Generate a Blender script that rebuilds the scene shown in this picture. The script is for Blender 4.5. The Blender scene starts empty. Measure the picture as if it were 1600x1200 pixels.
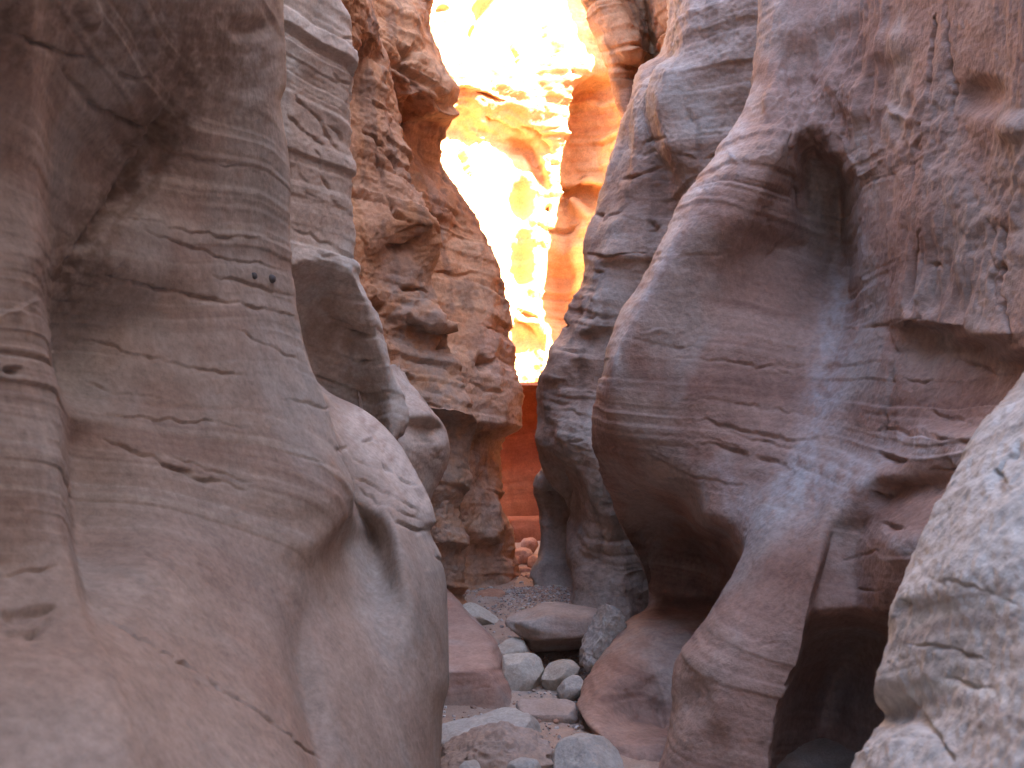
import bpy, math, random
import numpy as np
from mathutils import Vector

# ------------------------------------------------------------------ camera, sky, sun, exposure
S = bpy.context.scene
COL = S.collection
EYE = 1.6                      # eye height above the canyon floor
FOC = 1600.0                   # focal length in photo pixels (1600 x 1200 picture)
cam_d = bpy.data.cameras.new('camera')
cam_d.sensor_width = 36.0
cam_d.lens = 36.0
cam_d.clip_start = 0.05
cam_d.clip_end = 400
cam_d.dof.use_dof = True
cam_d.dof.focus_distance = 6.5
cam_d.dof.aperture_fstop = 5.6
cam = bpy.data.objects.new('camera', cam_d)
cam.location = (0, 0, EYE)
cam.rotation_euler = (math.radians(90), 0, 0)
COL.objects.link(cam)
S.camera = cam

SUN = Vector((0.58, -0.27, 0.75)).normalized()      # towards the sun
el = math.asin(SUN.z)
W = bpy.data.worlds.new('World')
S.world = W
W.use_nodes = True
nt = W.node_tree
sky = nt.nodes.new('ShaderNodeTexSky')
sky.sky_type = 'NISHITA'
sky.sun_disc = False
sky.sun_elevation = el
sky.sun_rotation = math.atan2(SUN.x, SUN.y)
sky.altitude = 1200
sky.dust_density = 3.0
sky.ozone_density = 0.4
bg = nt.nodes['Background']
bg.inputs['Strength'].default_value = 0.09
nt.links.new(sky.outputs[0], bg.inputs[0])
sun_d = bpy.data.lights.new('sun', 'SUN')
sun_d.energy = 5.0
sun_d.angle = math.radians(0.5)
sun_d.color = (1.0, 0.93, 0.82)
sun = bpy.data.objects.new('sun', sun_d)
sun.rotation_euler = SUN.to_track_quat('Z', 'Y').to_euler()
sun.location = (6, -4, 20)
COL.objects.link(sun)

S.render.engine = 'CYCLES'
S.cycles.use_denoising = True
S.cycles.denoiser = 'OPENIMAGEDENOISE'
S.cycles.max_bounces = 12
S.cycles.diffuse_bounces = 7
S.cycles.glossy_bounces = 2
S.cycles.sample_clamp_indirect = 0
S.view_settings.view_transform = 'Standard'
S.view_settings.look = 'None'
S.view_settings.gamma = 1
S.view_settings.exposure = 4.2

# ------------------------------------------------------------------ numeric helpers
rng = np.random.default_rng(7)
PERM = rng.permutation(256).astype(np.int32)
PERM = np.concatenate([PERM, PERM, PERM])
_g = rng.normal(size=(256, 3)); _g /= np.linalg.norm(_g, axis=1)[:, None]
GRAD = _g.astype(np.float32)

def pnoise(p):
    """gradient noise, p (N,3) -> about -1..1"""
    p = p.astype(np.float32)
    i0 = np.floor(p).astype(np.int32)
    f = p - i0
    i0 &= 255
    u = f * f * f * (f * (f * 6 - 15) + 10)
    out = 0
    for dx in (0, 1):
        wx = u[:, 0] if dx else 1 - u[:, 0]
        a = PERM[i0[:, 0] + dx]
        for dy in (0, 1):
            wy = u[:, 1] if dy else 1 - u[:, 1]
            b = PERM[a + i0[:, 1] + dy]
            for dz in (0, 1):
                wz = u[:, 2] if dz else 1 - u[:, 2]
                g = GRAD[PERM[b + i0[:, 2] + dz] & 255]
                d = g[:, 0] * (f[:, 0] - dx) + g[:, 1] * (f[:, 1] - dy) + g[:, 2] * (f[:, 2] - dz)
                out = out + wx * wy * wz * d
    return out * 1.6

def fbm(p, oct=3, lac=2.1, gain=0.5):
    a, s = 1.0, 0
    for k in range(oct):
        s = s + a * pnoise(p + 17.3 * k)
        p = p * lac
        a *= gain
    return s

def pchip(x, Y, xs):
    """monotone cubic through (x, Y[k]) along axis 0, evaluated at xs"""
    x = np.asarray(x, float); Y = np.asarray(Y, float)
    n = len(x)
    if Y.ndim == 1:
        return pchip(x, Y[:, None], xs)[:, 0]
    h = np.diff(x)[:, None]
    dl = np.diff(Y, axis=0) / h
    m = np.zeros_like(Y)
    if n > 2:
        w1 = 2 * h[1:] + h[:-1]; w2 = h[1:] + 2 * h[:-1]
        same = dl[1:] * dl[:-1] > 0
        with np.errstate(divide='ignore', invalid='ignore'):
            hm = (w1 + w2) / (w1 / dl[:-1] + w2 / dl[1:])
        m[1:-1] = np.where(same, hm, 0)
    m[0] = dl[0]; m[-1] = dl[-1]
    xs = np.clip(np.asarray(xs, float), x[0], x[-1])
    k = np.clip(np.searchsorted(x, xs, side='right') - 1, 0, n - 2)
    hh = h[k]; t = ((xs - x[k])[:, None]) / hh
    return ((1 + 2 * t) * (1 - t) ** 2 * Y[k] + t * (1 - t) ** 2 * hh * m[k]
            + t * t * (3 - 2 * t) * Y[k + 1] + t * t * (t - 1) * hh * m[k + 1])

def keyed(spec, py):
    """'0:442 130:447' or a number -> values along py"""
    if not isinstance(spec, str):
        return np.full(len(py), float(spec))
    ks = [tuple(map(float, s.split(':'))) for s in spec.split()]
    if len(ks) == 1:
        return np.full(len(py), ks[0][1])
    return pchip([k[0] for k in ks], np.array([k[1] for k in ks]), py)

def at(px, py, d):
    """place seen at photo pixel (px, py), d metres ahead of the camera"""
    return np.stack([(px - 800) / FOC * d, d + 0 * px, EYE + (600 - py) / FOC * d], -1)

def layer_table(seed, lo=-14, hi=14, thick=(0.02, 0.16), blur=2):
    """hard and soft beds of the sandstone: relief against height in the bedding"""
    r = np.random.default_rng(seed)
    n = 14000
    xs = np.linspace(lo, hi, n)
    out = np.zeros(n)
    for (a, b), amp in ((thick, 1.0), ((thick[0] * 0.25, thick[1] * 0.3), 0.45)):
        pos = lo
        while pos < hi:
            t = r.uniform(a, b)
            v = r.normal() * amp
            k0, k1 = np.searchsorted(xs, [pos, pos + t])
            w = np.linspace(0, 1, max(k1 - k0, 1))
            out[k0:k1] += v + (w - 0.5) * 0.8 * amp * r.uniform(-0.4, 1)
            pos += t
    ker = np.hanning(blur * 2 + 3); ker /= ker.sum()
    return xs, np.convolve(out, ker, 'same')

# ------------------------------------------------------------------ mesh helpers
def new_mesh(name, verts, faces, mat, parent=None, smooth=True, col=None):
    verts = np.asarray(verts, np.float32); faces = np.asarray(faces, np.int32)
    me = bpy.data.meshes.new(name)
    me.vertices.add(len(verts)); me.vertices.foreach_set('co', verts.ravel())
    k = faces.shape[1]
    me.loops.add(faces.size); me.loops.foreach_set('vertex_index', faces.ravel())
    me.polygons.add(len(faces))
    me.polygons.foreach_set('loop_start', np.arange(0, faces.size, k, dtype=np.int32))
    me.polygons.foreach_set('loop_total', np.full(len(faces), k, np.int32))
    me.update(calc_edges=True)
    me.polygons.foreach_set('use_smooth', np.full(len(faces), smooth))
    me.materials.append(mat)
    if col is not None:
        at_ = me.attributes.new('rock_colour', 'FLOAT_COLOR', 'POINT')
        at_.data.foreach_set('color', np.concatenate([col, np.ones((len(col), 1))], 1).astype(np.float32).ravel())
    o = bpy.data.objects.new(name, me)
    COL.objects.link(o)
    if parent:
        o.parent = parent
    return o

def tag(o, label=None, cat=None, group=None, kind=None):
    for k, v in (('label', label), ('category', cat), ('group', group), ('kind', kind)):
        if v:
            o[k] = v
    return o

def empty(name, loc=(0, 0, 0)):
    o = bpy.data.objects.new(name, None)
    o.empty_display_size = 0.2
    o.location = loc
    COL.objects.link(o)
    return o

def grid_faces(nr, nc, flip=False):
    i = np.arange(nr - 1)[:, None] * nc + np.arange(nc - 1)[None]
    f = np.stack([i, i + 1, i + nc + 1, i + nc], -1).reshape(-1, 4)
    return f[:, ::-1] if flip else f

def grid_normals(P):
    du = np.gradient(P, axis=1); dv = np.gradient(P, axis=0)
    n = np.cross(du, dv)
    return n / (np.linalg.norm(n, axis=-1, keepdims=True) + 1e-9)

def smoothstep(a, b, x):
    t = np.clip((x - a) / (b - a), 0, 1)
    return t * t * (3 - 2 * t)

def stroke_amount(px, py, pts, width, wob):
    """a bedding crack: sharp brow above the drawn line, recess that runs out below it; thins towards its ends"""
    out = np.zeros_like(px)
    pts = np.asarray(pts, float)
    x0, y0 = pts.min(0) - width * 7; x1, y1 = pts.max(0) + width * 7
    m = (px > x0) & (px < x1) & (py > y0) & (py < y1)
    if not m.any():
        return out
    qx, qy = px[m] + wob[0][m], py[m] + wob[1][m]
    best = np.zeros_like(qx)
    L = np.concatenate([[0], np.cumsum(np.linalg.norm(np.diff(pts, axis=0), axis=1))])
    for k in range(len(pts) - 1):
        a, b = pts[k], pts[k + 1]
        if b[0] < a[0]: sg = -1
        else: sg = 1
        ab = b - a; l2 = (ab ** 2).sum() + 1e-9; l = math.sqrt(l2)
        tt = ((qx - a[0]) * ab[0] + (qy - a[1]) * ab[1]) / l2
        t = np.clip(tt, 0, 1)
        d = np.hypot(qx - a[0] - t * ab[0], qy - a[1] - t * ab[1])
        below = sg * (ab[0] * (qy - a[1]) - ab[1] * (qx - a[0])) / l
        s = (L[k] + t * l) / (L[-1] + 1e-9)
        w = width * (0.15 + 0.85 * np.sqrt(np.clip(4 * s * (1 - s), 0, 1)))
        fall = np.where(below > 0, np.exp(-(d / (w * 1.15)) ** 1.2), np.exp(-(d / (w * 0.4)) ** 2))
        best = np.maximum(best, fall * (0.25 + 0.75 * np.clip(4 * s * (1 - s), 0, 1)))
    out[m] = best
    return out

def line_fall(px, py, pts, width):
    out = np.zeros_like(px)
    for (ax, ay), (bx, by) in zip(pts[:-1], pts[1:]):
        l2 = (bx - ax) ** 2 + (by - ay) ** 2 + 1e-9
        t = np.clip(((px - ax) * (bx - ax) + (py - ay) * (by - ay)) / l2, 0, 1)
        d = np.hypot(px - ax - t * (bx - ax), py - ay - t * (by - ay))
        out = np.maximum(out, np.exp(-(d / width) ** 2))
    return out

def bedding(X, bed):
    if callable(bed):
        return bed(X)
    bd = np.array(bed, float)
    return X @ (bd / np.linalg.norm(bd))

def rock_colour(X, s, hard, pal, seed, calm=1.0):
    """colour of the beds: dark soft red beds to pale hard ones, fine laminae in patches, bleached and stained areas"""
    c1, c2, c3 = (np.array(c) for c in pal['cols'])
    o = seed * 3.7
    bx, bv = layer_table(seed + 100, thick=(0.08, 0.5), blur=14)
    lx, lv = layer_table(seed + 200, thick=(0.006, 0.03), blur=2)
    n1 = fbm(X * 1.3 + o, 3)
    t = (0.16 * np.interp(s, bx, bv) + 0.07 * np.clip(hard, -2, 2)) * (0.3 + 0.7 * calm) + 0.30 * n1
    t = np.clip(0.5 + t * pal.get('contrast', 1.0), 0, 1)[:, None]
    col = np.where(t < 0.5, c1 + (c2 - c1) * t * 2, c2 + (c3 - c2) * (t * 2 - 1))
    patch = smoothstep(-0.35, 0.45, pnoise(X * np.array([1.5, 1.5, 2.6]) + o + 9))
    lam = np.clip(np.interp(s + 0.004 * pnoise(X * 9 + o), lx, lv), -2, 2) * patch * pal.get('lam', 1.0) * (0.25 + 0.75 * calm)
    k = 1 + 0.10 * lam
    col = col * np.stack([k ** 0.8, k, k ** 1.05], -1)
    g = smoothstep(0.0, 0.75, fbm(X * np.array([1.9, 1.9, 1.2]) + o + 21, 4, gain=0.6) + 0.12) * pal.get('grey_amt', 0.3)
    col = col + (np.array(pal.get('grey', (0.36, 0.30, 0.27))) - col) * g[:, None]
    m = 1 + 0.13 * fbm(X * 10 + o + 33, 3, gain=0.6)
    col = col * m[:, None]
    if pal.get('streak'):
        st = smoothstep(0.12, 0.6, fbm(X * np.array([8, 8, 0.7]) + o + 44, 3)) * pal['streak']
        col = col + (np.array((0.12, 0.085, 0.07)) - col) * st[:, None]
    return np.clip(col, 0.02, 0.85)

def rock(name, rails, rows, mat, parent, top=None, bottom=True, bed=(0.12, 0, 1), seed=1, ledge=0.012,
         rough=0.004, big=0.03, vertical=0.0, strokes=(), dents=(), step=2.2, thick=(0.02, 0.16), cap=False, pal=None, paint=(), zone=None):
    """a mass of sandstone lofted through rails: each rail a line down the rock (pixel column, metres ahead) against pixel row.
    top = (height, lean_x, lean_y): how the rock goes on above the picture."""
    y0, y1 = rows
    vis0, vis1 = max(y0, -20), min(y1, 1215)
    py = np.concatenate([np.arange(y0, vis0, 12), np.arange(vis0, vis1, step), np.arange(vis1, y1 + 1, 12)])
    PX = np.array([keyed(r[0], py) for r in rails]); D = np.array([keyed(r[1], py) for r in rails])
    seg = np.hypot(np.diff(PX, axis=0), np.diff(D, axis=0) * FOC / D[:-1] * 0.35).mean(1)
    u = np.concatenate([[0], np.cumsum(np.maximum(seg, 4))])
    coarse = [(r[2] if len(r) > 2 else 1.0) for r in rails]
    us = [np.linspace(u[k], u[k + 1], max(3, int(seg[k] / (step * coarse[k]))), endpoint=False) for k in range(len(rails) - 1)]
    us = np.concatenate(us + [[u[-1]]])
    PXs = pchip(u, PX, us).T; Ds = pchip(u, D, us).T
    PYs = np.repeat(py[:, None], len(us), 1)
    P = at(PXs, PYs, Ds)
    if top:
        H, lx, ly = top[:3]
        base = P[0]
        if callable(lx):
            lx = lx(base)
        n = 46
        t = (np.linspace(0, 1, n + 1)[1:]) ** 1.25
        ext = []
        for k in t[::-1]:
            z = base[:, 2] + (H - base[:, 2]) * k
            dz = z - base[:, 2]
            e = dz * 1.0
            ext.append(np.stack([base[:, 0] + lx * e, base[:, 1] + ly * e, z], -1))
        P = np.concatenate([np.array(ext), P]); pad = n
    else:
        pad = 0
    if cap:
        b = P[0]
        ray = (b - np.array([0, 0, EYE])) / b[:, 1:2]
        ray[:, 2] = np.minimum(ray[:, 2], 0.0) - 0.04
        ext = [b + ray * 0.9 * k - np.array([0, 0, 0.12 * k * k]) for k in np.linspace(1, 0, 14, endpoint=False)]
        P = np.concatenate([np.array(ext), P]); pad = 14
    nb = 0
    if bottom:
        b = P[-1]
        zz = np.minimum(b[:, 2] - 0.05, -0.35)
        nb = 10
        ext = []
        for k in np.linspace(0, 1, nb + 1)[1:]:
            q = b.copy(); q[:, 2] = b[:, 2] + (zz - b[:, 2]) * k
            ext.append(q)
        P = np.concatenate([P, np.array(ext)])
    PXs = np.concatenate([np.full((pad, len(us)), -9999.), PXs, np.full((nb, len(us)), -9999.)])
    PYs = np.concatenate([np.full((pad, len(us)), -9999.), PYs, np.full((nb, len(us)), -9999.)])
    nr, nc = P.shape[:2]
    N = grid_normals(P)
    view = P - np.array([0, 0, EYE])
    flip = (N * view).sum(-1)[pad:nr - nb].mean() > 0
    # pick the sign from the near sheet: the wall faces the canyon
    if flip:
        N = -N
    X = P.reshape(-1, 3); Nf = N.reshape(-1, 3)
    pxf, pyf = PXs.ravel(), PYs.ravel()
    df = X[:, 1]
    disp = np.zeros(len(X))
    q = np.stack([pxf / 26, pyf / 26, np.full(len(X), seed * 3.1)], -1)
    wob = (fbm(q, 2) * 5, fbm(q + 31, 2) * 5)
    brk = np.clip(0.75 + 0.9 * pnoise(q * 0.9 + 77), 0.1, 1.3)
    for s in strokes:
        pts, w, amt = s[:3]
        disp -= 0.8 * amt * stroke_amount(pxf, pyf, pts, w * 0.75, wob) * brk
    for cx, cy, rx, ry, ang, amt in dents:
        c, s_ = math.cos(math.radians(ang)), math.sin(math.radians(ang))
        a = ((pxf - cx) * c + (pyf - cy) * s_) / rx; b = (-(pxf - cx) * s_ + (pyf - cy) * c) / ry
        r2 = a * a + b * b
        disp -= amt * np.exp(-r2 ** 1.5 * 0.9)
    o = seed * 7.31
    lowwarp = pnoise(X * 0.9 + o) * 0.10 + pnoise(X * 2.3 + o) * 0.03
    s = bedding(X, bed) + lowwarp
    mask = smoothstep(-0.25, 0.55, pnoise(X * np.array([1.3, 1.3, 2.2]) + o + 40))
    tx, tv = layer_table(seed, thick=thick)
    zn = zone(pxf, pyf) if zone else np.zeros(len(X))
    if ledge:
        disp += (1 - 0.8 * zn) * ledge * (0.18 + mask) * np.clip(np.interp(s, tx, tv), -2.2, 1.6)
    if big:
        disp += big * fbm(X * np.array([1.6, 1.6, 2.0]) + o + 80, 3)
    if vertical:
        disp += (0.35 + 2.0 * zn) * vertical * fbm(X * np.array([14, 14, 1.6]) + o + 60, 3) * smoothstep(-0.2, 0.5, pnoise(X * 1.1 + o + 5))
    if rough:
        r1 = fbm(X * 9 + o + 20, 3)
        disp += rough * r1 * (0.35 + mask) * (1 + (1.6 * zn if vertical else 0))
        disp += rough * 0.5 * pnoise(X * 45 + o)
    C = rock_colour(X, s, np.interp(s, tx, tv), pal, seed, 1 - zn)
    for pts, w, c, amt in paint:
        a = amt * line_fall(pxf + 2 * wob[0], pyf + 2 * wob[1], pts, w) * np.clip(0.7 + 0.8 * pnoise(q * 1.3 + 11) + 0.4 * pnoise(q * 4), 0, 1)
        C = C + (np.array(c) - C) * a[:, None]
    X = X + Nf * disp[:, None]
    f = grid_faces(nr, nc, flip)
    ob = new_mesh(name, X, f, mat, parent, col=C)
    return ob

# ------------------------------------------------------------------ materials
def node(nt, t, **kw):
    n = nt.nodes.new(t)
    for k, v in kw.items():
        setattr(n, k, v)
    return n

def sandstone(name, grain=1.0, bump=0.5, rough=0.9):
    """the beds' own colours (rock_colour) with sandy grain and fine pitted relief"""
    m = bpy.data.materials.new(name)
    m.use_nodes = True
    nt = m.node_tree; L = nt.links.new
    b = nt.nodes['Principled BSDF']
    b.inputs['Roughness'].default_value = rough
    b.inputs['Specular IOR Level'].default_value = 0.2
    tc = node(nt, 'ShaderNodeTexCoord')
    atr = node(nt, 'ShaderNodeAttribute', attribute_name='rock_colour')
    n1 = node(nt, 'ShaderNodeTexNoise'); n1.inputs['Scale'].default_value = 48 * grain; n1.inputs['Detail'].default_value = 3; n1.inputs['Roughness'].default_value = 0.7
    L(tc.outputs['Object'], n1.inputs['Vector'])
    mr = node(nt, 'ShaderNodeMapRange'); mr.inputs['From Min'].default_value = 0.3; mr.inputs['From Max'].default_value = 0.7
    mr.inputs['To Min'].default_value = 0.82; mr.inputs['To Max'].default_value = 1.16
    L(n1.outputs['Fac'], mr.inputs[0])
    mx = node(nt, 'ShaderNodeVectorMath', operation='SCALE')
    L(atr.outputs['Color'], mx.inputs[0]); L(mr.outputs[0], mx.inputs['Scale'])
    L(mx.outputs[0], b.inputs['Base Color'])
    bp = node(nt, 'ShaderNodeBump'); bp.inputs['Strength'].default_value = bump; bp.inputs['Distance'].default_value = 0.008
    L(n1.outputs['Fac'], bp.inputs['Height']); L(bp.outputs[0], b.inputs['Normal'])
    return m

M_SMOOTH = sandstone('smooth_sandstone', 1.0, 0.35)
M_ROUGH = sandstone('rough_sandstone', 0.8, 0.8)
M_STONE = sandstone('boulder_stone', 1.3, 0.6)
M_SANDY = sandstone('sand', 2.0, 0.9)
BED_R = (0.16, 0.0, 1)
def BED_L(X):          # level beds above, fanning down into steep cross-beds below
    z = X[:, 2]
    return z + (0.03 + 1.15 * smoothstep(1.9, 0.7, z)) * (X[:, 1] - 3.2)
P_L0 = dict(cols=((0.295, 0.20, 0.155), (0.355, 0.28, 0.228), (0.40, 0.335, 0.285)), grey=(0.35, 0.325, 0.29), grey_amt=0.55, lam=1.2)
P_PALE = dict(cols=((0.37, 0.275, 0.215), (0.46, 0.37, 0.305), (0.52, 0.44, 0.38)), grey=(0.48, 0.45, 0.405), grey_amt=0.8, lam=1.2)
P_MID = dict(cols=((0.32, 0.14, 0.065), (0.48, 0.24, 0.122), (0.53, 0.315, 0.185)), contrast=1.2, grey_amt=0.2, streak=0.5)
P_R2 = dict(cols=((0.22, 0.122, 0.09), (0.305, 0.188, 0.143), (0.365, 0.25, 0.195)), grey=(0.34, 0.295, 0.255), contrast=1.1, grey_amt=0.5, lam=1.2)
P_R3 = dict(cols=((0.27, 0.175, 0.13), (0.35, 0.255, 0.20), (0.41, 0.325, 0.27)), grey=(0.36, 0.33, 0.29), grey_amt=0.5, streak=0.35, lam=0.8)
P_R0 = dict(cols=((0.40, 0.35, 0.30), (0.47, 0.44, 0.395), (0.53, 0.515, 0.475)), grey=(0.51, 0.515, 0.49), grey_amt=0.8, lam=1.3)
P_FAR = dict(cols=((0.46, 0.20, 0.085), (0.60, 0.35, 0.16), (0.66, 0.42, 0.22)), grey_amt=0.03, lam=0.7)
P_SAND = dict(cols=((0.31, 0.20, 0.145), (0.37, 0.26, 0.195), (0.42, 0.32, 0.26)), grey=(0.36, 0.315, 0.27), grey_amt=0.5, lam=0.0)

# ------------------------------------------------------------------ the setting: canyon walls
left = tag(empty('canyon_wall_left', (-1, 3, 0)), 'smooth layered sandstone wall on the left of the slot canyon', 'canyon wall', kind='structure')
right = tag(empty('canyon_wall_right', (1.3, 3, 0)), 'maroon layered sandstone wall on the right of the slot canyon', 'canyon wall', kind='structure')
far = tag(empty('canyon_wall_far', (0, 13, 0)), 'sunlit orange sandstone wall closing the far end of the slot', 'canyon wall', kind='structure')
for e in (left, right, far):
    e.location = (0, 0, 0)
HT = 10.5

# --- left, nearest: the big smooth buttress and the slab it runs into
G_PX = '0:442 130:447 160:438 230:448 330:453 400:456 480:466 560:486 600:501 660:521 720:541 770:556 800:549 830:526 860:506 900:490 950:484 1050:500 1300:540'
J_PX = '0:380 500:430 560:470 600:500 615:518 635:560 675:610 740:650 800:679 815:682 828:673 870:690 920:697 1000:701 1060:703 1120:693 1200:690 1300:690'
L0 = [
    (-900, 0.72, 6), (-350, 1.25, 4), (-120, 1.62, 2),
    ('0:-20 1300:-30', '0:1.80 300:1.96 450:1.88 560:1.85 700:1.80 880:1.80 960:1.72 1050:1.55 1300:1.35'),
    ('0:45 430:62 560:72 650:92 800:104 930:122 1050:165 1300:220', '0:1.82 300:2.12 430:2.04 500:2.04 600:2.10 645:2.08 700:2.03 850:1.98 940:1.86 1000:1.78 1100:1.62 1300:1.45'),
    ('0:75 430:82 560:82 650:104 800:115 930:134 1050:195 1300:260', '0:1.96 150:2.16 300:2.38 430:2.50 560:2.66 620:2.58 650:2.48 690:2.52 850:2.38 930:2.06 1000:1.86 1100:1.70 1300:1.52'),
    ('0:190 600:200 900:240 1300:420', '0:2.28 150:2.52 260:2.78 400:2.70 500:2.80 600:2.74 700:2.63 800:2.54 900:2.30 1100:2.02 1300:1.78'),
    ('0:320 600:360 900:400 1300:500', '0:2.72 200:2.98 400:3.08 600:2.98 800:2.86 900:2.74 1000:2.58 1300:2.15'),
    ('0:420 130:425 230:428 400:434 560:462 660:496 770:530 830:510 900:478 1000:470 1300:520', '0:3.22 200:3.34 400:3.40 600:3.34 800:3.16 860:3.06 950:2.92 1100:2.72 1300:2.40'),
    (G_PX, '0:3.55 400:3.52 600:3.46 770:3.42 830:3.24 900:3.06 1000:2.88 1300:2.46'),
    ('0:432 160:430 400:446 600:490 720:530 770:548 800:561 830:577 880:586 950:590 1050:600 1300:630', '0:3.95 600:3.95 770:3.92 830:3.92 880:3.78 950:3.50 1000:3.34 1100:3.12 1300:2.85'),
    ('0:360 550:420 620:515 700:575 800:612 900:632 1000:645 1300:655', '0:4.5 600:4.62 700:4.18 770:3.95 800:3.80 840:3.68 900:3.56 1000:3.45 1100:3.30 1300:3.05'),
    ('0:370 550:440 600:480 620:510 640:545 680:590 740:628 800:655 830:658 900:680 1000:688 1060:690 1120:682 1300:680', '0:4.65 600:4.80 700:4.42 800:4.10 900:3.92 1000:3.75 1100:3.62 1300:3.4'),
    (J_PX, '0:4.75 600:4.92 700:4.62 800:4.32 900:4.22 1000:4.1 1300:3.9'),
    ('0:340 500:390 600:470 640:540 740:630 800:660 900:680 1060:690 1300:675', '0:5.0 600:5.15 800:4.8 1300:4.45', 2),
    ('0:230 600:330 800:480 1300:520', '0:5.4 1300:5.1', 4),
]
L0_strokes = [
    ([(95, 105), (160, 175), (240, 205)], 9, 0.03), ([(0, 45), (90, 80), (150, 95)], 6, 0.02),
    ([(180, 112), (205, 120), (235, 125)], 6, 0.03),
    ([(290, 120), (262, 180), (215, 260), (150, 350), (100, 420)], 30, 0.06),
    ([(170, 175), (205, 192), (245, 203)], 4, 0.02), ([(150, 215), (300, 250), (440, 270)], 3, 0.008),
    ([(200, 335), (300, 365), (450, 380)], 5, 0.014), ([(220, 360), (340, 400), (452, 425)], 4, 0.012),
    ([(160, 430), (240, 448), (330, 466), (460, 490)], 5, 0.02), ([(330, 430), (400, 447), (458, 465)], 5, 0.018),
    ([(120, 528), (200, 550), (300, 575), (400, 590)], 5, 0.012), ([(360, 510), (430, 545), (485, 568)], 3, 0.012),
    ([(110, 640), (160, 650), (250, 655), (380, 665)], 4, 0.012), ([(120, 590), (180, 615), (260, 622)], 3, 0.012),
    ([(160, 685), (230, 710), (300, 740), (385, 763)], 6, 0.02), ([(250, 700), (330, 735), (420, 760)], 4, 0.008),
    ([(132, 925), (165, 960), (205, 990), (300, 1045), (390, 1110), (520, 1200)], 4, 0.015),
    ([(440, 620), (500, 632), (520, 640)], 4, 0.014), ([(440, 700), (500, 722), (530, 735)], 3, 0.008),
    ([(0, 960), (40, 955), (85, 945)], 16, 0.05), ([(0, 985), (50, 985), (80, 965)], 7, 0.03), ([(0, 900), (60, 890), (90, 885)], 6, 0.015),
    ([(0, 495), (30, 480), (65, 470)], 12, -0.03), ([(0, 575), (15, 580), (30, 572)], 8, 0.03),
    ([(200, 850), (260, 880), (310, 930)], 5, 0.008), ([(310, 880), (335, 890)], 4, 0.012),
    ([(520, 640), (560, 652)], 3, 0.012), ([(560, 690), (580, 685), (590, 692)], 3.5, 0.03), ([(530, 695), (545, 700)], 3, 0.02),
    ([(595, 725), (625, 745), (650, 758)], 5, 0.03), ([(555, 745), (600, 770), (640, 790), (665, 800)], 4, 0.035),
    ([(560, 760), (590, 785), (620, 800), (660, 812)], 4, 0.025), ([(600, 800), (640, 822), (672, 832)], 5, 0.03),
    ([(545, 720), (600, 735)], 3, 0.012), ([(680, 860), (695, 885)], 5, 0.02),
]
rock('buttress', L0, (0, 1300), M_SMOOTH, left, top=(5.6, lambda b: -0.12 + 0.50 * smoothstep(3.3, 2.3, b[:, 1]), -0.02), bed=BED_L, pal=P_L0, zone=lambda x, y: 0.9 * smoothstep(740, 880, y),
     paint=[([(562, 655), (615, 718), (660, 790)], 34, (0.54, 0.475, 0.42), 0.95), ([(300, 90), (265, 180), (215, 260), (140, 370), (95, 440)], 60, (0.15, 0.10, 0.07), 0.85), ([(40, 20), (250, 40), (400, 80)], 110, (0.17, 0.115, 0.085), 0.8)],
     seed=3, ledge=0.0036, rough=0.0022, big=0.008, strokes=L0_strokes,
     dents=[(135, 20, 16, 24, 0, -0.02), (395, 45, 30, 16, 0, 0.02), (560, 470, 1, 1, 0, 0)])

# --- left, second: tall pale fin with the dark alcove
E2 = '-20:520 0:531 30:545 120:551 200:546 260:551 330:548 380:552 425:557 461:573 500:587 536:596 570:606 590:613 620:630 650:635 674:631 684:622 700:612 760:600'
L2 = [
    (300, 4.75, 3), ('0:385 760:430', '0:4.9 760:5.0'),
    ('0:445 400:452 500:470 600:500 760:520', '0:4.95 380:5.0 412:4.97 435:5.06 480:5.24 550:5.42 600:5.44 640:5.52 690:5.3 760:5.3'),
    ('0:490 400:497 430:505 560:545 650:575 760:580', '0:5.06 380:5.10 405:5.06 425:5.14 460:5.28 520:5.42 570:5.45 600:5.5 650:5.54 690:5.45 760:5.3'),
    ('0:520 120:535 330:532 380:538 425:548 461:566 500:581 536:591 570:603 600:609 640:612 674:616 690:610 760:585', '0:5.14 330:5.2 400:5.2 420:5.16 450:5.24 520:5.32 600:5.36 680:5.34 760:5.3'),
    (E2, '0:5.28 400:5.32 570:5.42 640:5.44 760:5.4'),
    ('0:515 120:535 330:533 425:542 500:572 570:592 640:618 684:610 760:580', '0:5.6 760:5.7', 2),
    ('0:420 400:440 760:500', '0:6.1 760:6.1', 4),
]
L2_strokes = [
    ([(445, 115), (470, 160), (500, 185), (530, 245), (548, 265)], 4, 0.025), ([(445, 170), (470, 205), (505, 228)], 4, 0.025),
    ([(490, 230), (510, 290), (520, 320), (545, 330)], 4, 0.02), ([(455, 360), (490, 368), (540, 395)], 4, 0.02),
    ([(540, 60), (552, 62)], 5, 0.03), ([(460, 385), (500, 392), (530, 405)], 4, 0.018), ([(540, 515), (565, 520), (585, 528)], 6, 0.05),
    ([(550, 565), (580, 562)], 4, 0.03), ([(460, 250), (480, 290)], 4, 0.015), ([(515, 190), (535, 225)], 3, 0.02),
    ([(470, 300), (500, 312)], 3, 0.012), ([(520, 120), (545, 132)], 4, 0.02),
]
rock('alcove_fin', L2, (0, 760), M_SMOOTH, left, top=(5.2, -0.25, 0.0), bed=(0.1, 0.3, 1), pal=P_PALE, seed=11, ledge=0.012, rough=0.006, big=0.03, strokes=L2_strokes, paint=[([(490, 455), (525, 520), (570, 640)], 42, (0.31, 0.215, 0.16), 0.75)], bottom=False)

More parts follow.
